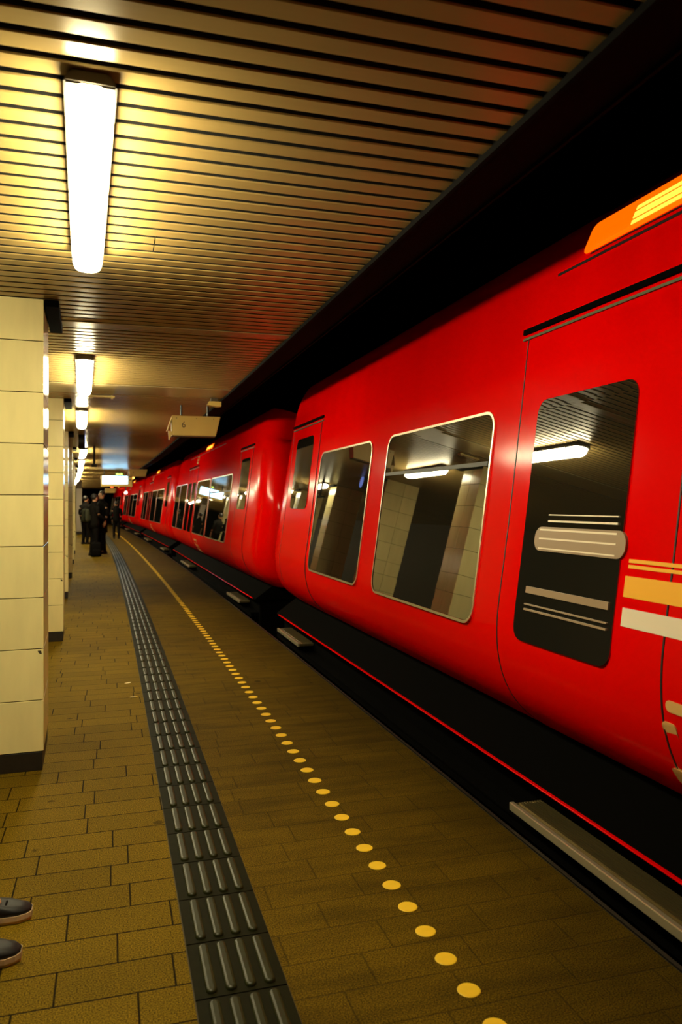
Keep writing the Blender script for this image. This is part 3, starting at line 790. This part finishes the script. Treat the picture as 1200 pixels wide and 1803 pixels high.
def make_person(label, s, x, yaw, H=1.75, coat='coat', legs='jeans', stride=.0, arms=((.04, .10), (.04, .10)), head=(0, 0), feet=.085, long_coat=False, hairlen=0.0, fwd=0.0):
    """local frame: faces +y, feet on z=0, drawn for 1.75 m and scaled"""
    root = empty('person', s, x, 0, yaw); k = H / 1.75; root.scale = (k, k, k)
    tag(root, label, 'person', None)
    hx, hy = head                       # head offset: forward tilt
    hip = {-1: (-.085, 0, .90), 1: (.085, 0, .90)}
    st = {-1: stride, 1: -stride}
    knee = {q: (q * feet * 1.0, .5 * st[q] + .02 + fwd * .6, .49) for q in (-1, 1)}
    ank = {q: (q * feet, st[q] - .02 + fwd, .085) for q in (-1, 1)}
    sho = {q: (q * .165, -.008, 1.375) for q in (-1, 1)}
    elb = {}; wri = {}
    for q, (fw, fw2) in zip((-1, 1), arms):
        elb[q] = (q * .235, -.02 + fw * .3, 1.14); wri[q] = (q * .235 - q * fw2 * .4, fw + .02, .90 if fw < .15 else 1.02)
    B = Sk()
    pel = B.chain([(0, 0, .95)], [.13])
    top = B.chain([(0, 0, 1.15), (0, 0, 1.33), (0, 0, 1.43), (0, .01 + hx * .3, 1.50)], [(.11, .09), (.12, .085), (.07, .06), .050], pel)
    hd = B.chain([(hy * .2, .015 + hx * .6, 1.565), (hy * .4, .02 + hx * .8, 1.62), (hy * .5, .015 + hx, 1.69), (hy * .5, .01 + hx, 1.735)], [.062, (.075, .085), (.080, .092), .05], top)
    shoulder_i = 3
    for q in (-1, 1):
        B.chain([hip[q], knee[q], ank[q], (ank[q][0], ank[q][1] + .12, .045)], [.075, .05, .037, .03], 0)
        w = B.chain([sho[q], elb[q], wri[q]], [.042, .038, .027], 2)
        # hand: palm, four fingers, thumb
        wx, wy, wz = wri[q]
        pal = B.chain([(wx, wy + .01, wz - .05)], [(.016, .032)], w)
        for j, ln in enumerate((.062, .072, .068, .054)):
            yy = wy - .026 + j * .019
            B.chain([(wx - q * .003, yy + .006, wz - .085), (wx - q * .012, yy + .008, wz - .085 - ln * .55), (wx - q * .024, yy + .008, wz - .085 - ln)], [.0085, .008, .0065], pal)
        B.chain([(wx - q * .012, wy + .045, wz - .055), (wx - q * .022, wy + .058, wz - .085)], [.010, .0075], pal)
    body = skin_obj('body', B.v, B.e, B.r, M['skin'], root, 1)
    hc = Vector((hy * .45, .017 + hx * .9, 1.66))
    bm = bmesh.new()
    ellipsoid(bm, (hc.x, hc.y - .022, hc.z + .032), (.092, .098, .095), 16, 12)
    for v in bm.verts:
        if v.co.y > hc.y + .035 and v.co.z < hc.z + .065: v.co.y = hc.y + .035 - .2 * (v.co.y - hc.y - .035); v.co.x *= .92
        if v.co.z < hc.z: v.co.z -= hairlen * .6
    link('hair', bm, M['hair'], root, True)
    bm = bmesh.new()
    for q in (-1, 1): ellipsoid(bm, (hc.x + q * .084, hc.y - .005, hc.z - .01), (.012, .02, .03), 8, 6)
    link('ear', bm, M['skin'], root, True)
    bm = bmesh.new(); ellipsoid(bm, (hc.x, hc.y + .082, hc.z - .025), (.011, .020, .022), 8, 6); link('nose', bm, M['skin'], root, True)
    bm = bmesh.new()
    for q in (-1, 1): ellipsoid(bm, (hc.x + q * .032, hc.y + .080, hc.z + .005), (.013, .008, .008), 8, 6)
    link('eye', bm, M['eye'], root, True)
    bm = bmesh.new(); ellipsoid(bm, (hc.x, hc.y + .080, hc.z - .06), (.024, .008, .007), 8, 6); link('mouth', bm, M['mark'], root, True)
    # coat
    low = .60 if long_coat else .80
    bm = bmesh.new(); rings = []
    prof = [(low, .165, .130, 0), (low + .006, .178, .142, 0), (.94, .172, .135, 0), (1.06, .158, .122, -.003), (1.18, .160, .122, -.008), (1.30, .178, .126, -.010), (1.375, .190, .118, -.010),
            (1.425, .186, .106, -.008), (1.458, .152, .094, -.006), (1.485, .105, .082, hx * .2), (1.52, .072, .072, hx * .35), (1.56, .068, .072, hx * .5), (1.562, .060, .064, hx * .5)]
    for z, rx, ry, oy in prof:
        rings.append([(rx * math.cos(2 * PI * j / 28), oy + ry * math.sin(2 * PI * j / 28), z) for j in range(28)])
    loft(bm, rings)
    for q in (-1, 1):
        S, E_, W_ = Vector((q * .135, -.008, 1.385)), Vector(elb[q]), Vector(wri[q])
        S2 = Vector((q * .188, -.008, 1.372))
        tube(bm, [S, S2, S2.lerp(E_, .5), S2.lerp(E_, .9), E_.lerp(W_, .15), E_.lerp(W_, .6), E_.lerp(W_, .97), E_.lerp(W_, .975)], [.070, .078, .068, .057, .055, .048, .043, .034], 14)
    link('coat', bm, M[coat], root, True)
    bm = bmesh.new()
    ellipsoid(bm, (0, -.005, .905), (.160, .118, .14), 20, 12)
    for q in (-1, 1):
        H_, K_, A_ = Vector((q * .082, -.003, .90)), Vector(knee[q]), Vector(ank[q])
        A_.z = .075
        tube(bm, [H_, H_.lerp(K_, .3), H_.lerp(K_, .75), K_, K_.lerp(A_, .35), K_.lerp(A_, .8), A_, A_ + Vector((0, 0, -.004))], [.088, .092, .074, .066, .064, .055, .054, .044], 16)
    link('trousers', bm, M[legs], root, True)
    for q in (-1, 1):
        make_shoe(root, ank[q][0], ank[q][1] + .0, q)
    return root
def make_shoe(root, x, y, q, yaw=0.0, fancy=False):
    prof = [(-.075, .030), (-.05, .036), (0, .037), (.06, .040), (.11, .047), (.155, .046), (.185, .034), (.20, .016)]
    def outline(gr, z, bend=0):
        l = [(-w - gr + x, t + y, z) for t, w in prof]; r = [(w + gr + x, t + y, z) for t, w in prof[::-1]]
        return l + r
    bm = bmesh.new()
    loft(bm, [outline(.004, 0.001), outline(.008, .012), outline(.006, .028)])
    so = bm
    rings = []
    for gr, z, sc in ((.003, .027, 1), (.002, .05, .97), (-.006, .072, .86), (-.014, .088, .70)):
        rr = []
        for (px, py, pz) in outline(gr, z):
            t = py - y
            rr.append((px, y + (-.075 + (t + .075) * sc), z - max(0, t - .03) * (z - .027) * 3.2))
        rings.append(rr)
    bm2 = bmesh.new(); loft(bm2, rings)
    sh = link('shoe', bm2, M['leather'], root, True)
    s2 = link('sole', so, M['solewhite'] if fancy else M['leather'], sh, False)
    if fancy:
        bm = bmesh.new()
        for t in (.06, .085, .11): tube(bm, [(x - .030, y + t, .062 - (t - .06) * .25), (x, y + t + .004, .074 - (t - .06) * .25), (x + .030, y + t, .062 - (t - .06) * .25)], .004, 6)
        link('lace', bm, M['coat2'], sh, True)
    return sh

make_person('tall person in a long black coat standing right of the person with the rucksack', 24.2, -.03, 2.2, 1.86, long_coat=True, head=(.0, 0))
make_person('person in dark jacket with olive rucksack looking along the platform', 23.3, -.27, -1.0, 1.76, coat='coat2', arms=((.05, .1), (.22, .1)), head=(.03, 0))
make_person('person in black clothes walking on the far platform, seen from behind', 34.6, .765, .05, 1.60, stride=.10, feet=.10)
make_person('person in dark clothes waiting at the far left by the grey pillar', 30.2, -.52, -.6, 1.78, coat='coat2')
make_person('person partly hidden behind the waiting group beside the pillars', 36.5, -.42, .4, 1.72, coat='coat')

fg = make_person('person in dark clothes at the left edge with only shoe tips showing', 2.865, -.555, -1.60, 1.74, coat='coat2', feet=.135, fwd=.07, arms=((-.06, .1), (-.06, .1)))
for ch in list(fg.children):
    if ch.name.startswith('shoe'):
        for g in list(ch.children): bpy.data.objects.remove(g)
        bpy.data.objects.remove(ch)
for q in (-1, 1): make_shoe(fg, q * .135, 0.07, q, 0, True)

def backpack(label, s, x, z, yaw, mat, k=1.0, strap=True):
    root = empty('backpack', s, x, z, yaw); tag(root, label, 'bag'); root.scale = (k, k, k)
    bm = bmesh.new(); vs = box(bm, -.15, .15, -.09, .09, .0, .42, .06, 4)
    for v in bm.verts:
        if v.co.z > .25: v.co.y *= 1 - (v.co.z - .25) * 1.6; v.co.x *= 1 - (v.co.z - .25) * .6
    link('bag_body', bm, mat, root, True)
    bm = bmesh.new(); box(bm, -.11, .11, -.125, -.08, .03, .22, .025, 3); link('front_pocket', bm, mat, root, True)
    bm = bmesh.new(); tube(bm, [(-.04, .0, .405), (-.03, 0, .45), (.03, 0, .45), (.04, 0, .405)], .008, 6); link('handle', bm, M['leather'], root, True)
    for q in (-1, 1):
        bm = bmesh.new(); tube(bm, [(q * .09, .07, .38), (q * .11, .12, .30), (q * .12, .125, .18), (q * .12, .09, .05)], .014, 6); link('strap', bm, M['leather'], root, True)
    if strap:
        bm = bmesh.new(); tube(bm, [(.13, -.02, .05), (.19, -.05, .012), (.27, -.09, .008), (.36, -.10, .008)], .007, 6); link('loose_strap', bm, M['leather'], root, True)
    return root
backpack('black bag standing on the floor at the feet of the waiting people', 22.75, -.21, 0, .1, M['coat'], 1.0)
backpack('olive rucksack worn by the person looking along the platform', 23.17, -.49, .98, 2.15, M['olive'], .9, False)

# ------------------------------------------------------------------ small things
bm = bmesh.new(); tube(bm, [(-.028, 0, .005), (.012, .003, .005)], .0042, 8)
cb = link('cigarette_butt', bm, M['paper'], loc=W(6.12, .165, 0)); tag(cb, 'pale cigarette butt lying on the pavers left of the ribbed strip', 'litter')
bm = bmesh.new(); tube(bm, [(.012, .003, .005), (.028, .004, .005)], .0043, 8); link('filter', bm, M['dot'], cb)
bm = bmesh.new(); 
ring = [bm.verts.new((a, b, .002 + .004 * abs(a) * 20)) for a, b in ((-.03, 0), (-.01, .014), (.02, .012), (.034, 0), (.015, -.012), (-.012, -.013))]
bm.faces.new(ring); r2 = bmesh.ops.extrude_face_region(bm, geom=bm.faces[:])
for v in [g for g in r2['geom'] if isinstance(g, bmesh.types.BMVert)]: v.co.z += .002
tag(link('dry_leaf', bm, M['paper'], loc=W(6.62, .13, 0), yaw=.5), 'tiny pale scrap on the pavers beyond the cigarette butt', 'litter')

def signal(name, label, s, x, z, mat, r=.06, hang=True):
    root = empty(name, s, x, z); tag(root, label, 'light')
    bm = bmesh.new(); ellipsoid(bm, (0, 0, 0), (r, r * .7, r), 14, 10); link('bulb', bm, M[mat], root, True)
    bm = bmesh.new(); tube(bm, [(0, r * .4, 0), (0, r * 1.6, 0)], r * 1.15, 14); link('housing', bm, M['black'], root)
    bm = bmesh.new()
    tube(bm, [(0, r * 1.2, r), (0, r * 1.2, (4.6 if x > 1.5 else CZ) - z)], .02, 8); link('hanger', bm, M['black'], root)
signal('signal_lamp', 'white round lamp far off at the right of the lit display', 30.0, .93, 1.93, 'whitelight', .055)
signal('signal_lamp', 'orange lamp glowing over the far train roof', 44, 2.62, 3.16, 'orangelight', .10)
signal('signal_lamp', 'second orange lamp over the far train roof, lower on the bend', 52, 2.7, 3.25, 'orangelight', .12)
signal('signal_lamp', 'red signal light far off beside the lit display', 58, 1.75, 2.75, 'redlight', .09)

# ------------------------------------------------------------------ world, camera
w = bpy.data.worlds.new('World'); SC.world = w; w.use_nodes = True
w.node_tree.nodes['Background'].inputs['Color'].default_value = (.004, .003, .002, 1)
w.node_tree.nodes['Background'].inputs['Strength'].default_value = .3
cam = bpy.data.cameras.new('camera'); co = bpy.data.objects.new('camera', cam); COL.objects.link(co)
cam.sensor_fit = 'VERTICAL'; cam.sensor_height = 36.0; cam.sensor_width = 36.0 * 1200 / 1803
cam.lens = 1344.0 / 1803 * 36.0
cam.shift_y = -(901.5 - 887.4) / 1803
co.location = (0, 0, CAMH)
co.rotation_euler = (PI / 2, 0, -math.radians(16.51))
cam.clip_start = .05; cam.clip_end = 300
cam.dof.use_dof = True; cam.dof.focus_distance = 4.2; cam.dof.aperture_fstop = 3.4
SC.camera = co
SC.view_settings.view_transform = 'Standard'; SC.view_settings.look = 'None'
SC.view_settings.exposure = 0.0; SC.view_settings.gamma = 1.0
try: SC.view_settings.use_curve_mapping = False
except Exception: pass
SC.cycles.max_bounces = 8
SC.cycles.glossy_bounces = 5
SC.cycles.sample_clamp_indirect = 6.0
SC.cycles.use_denoising = True
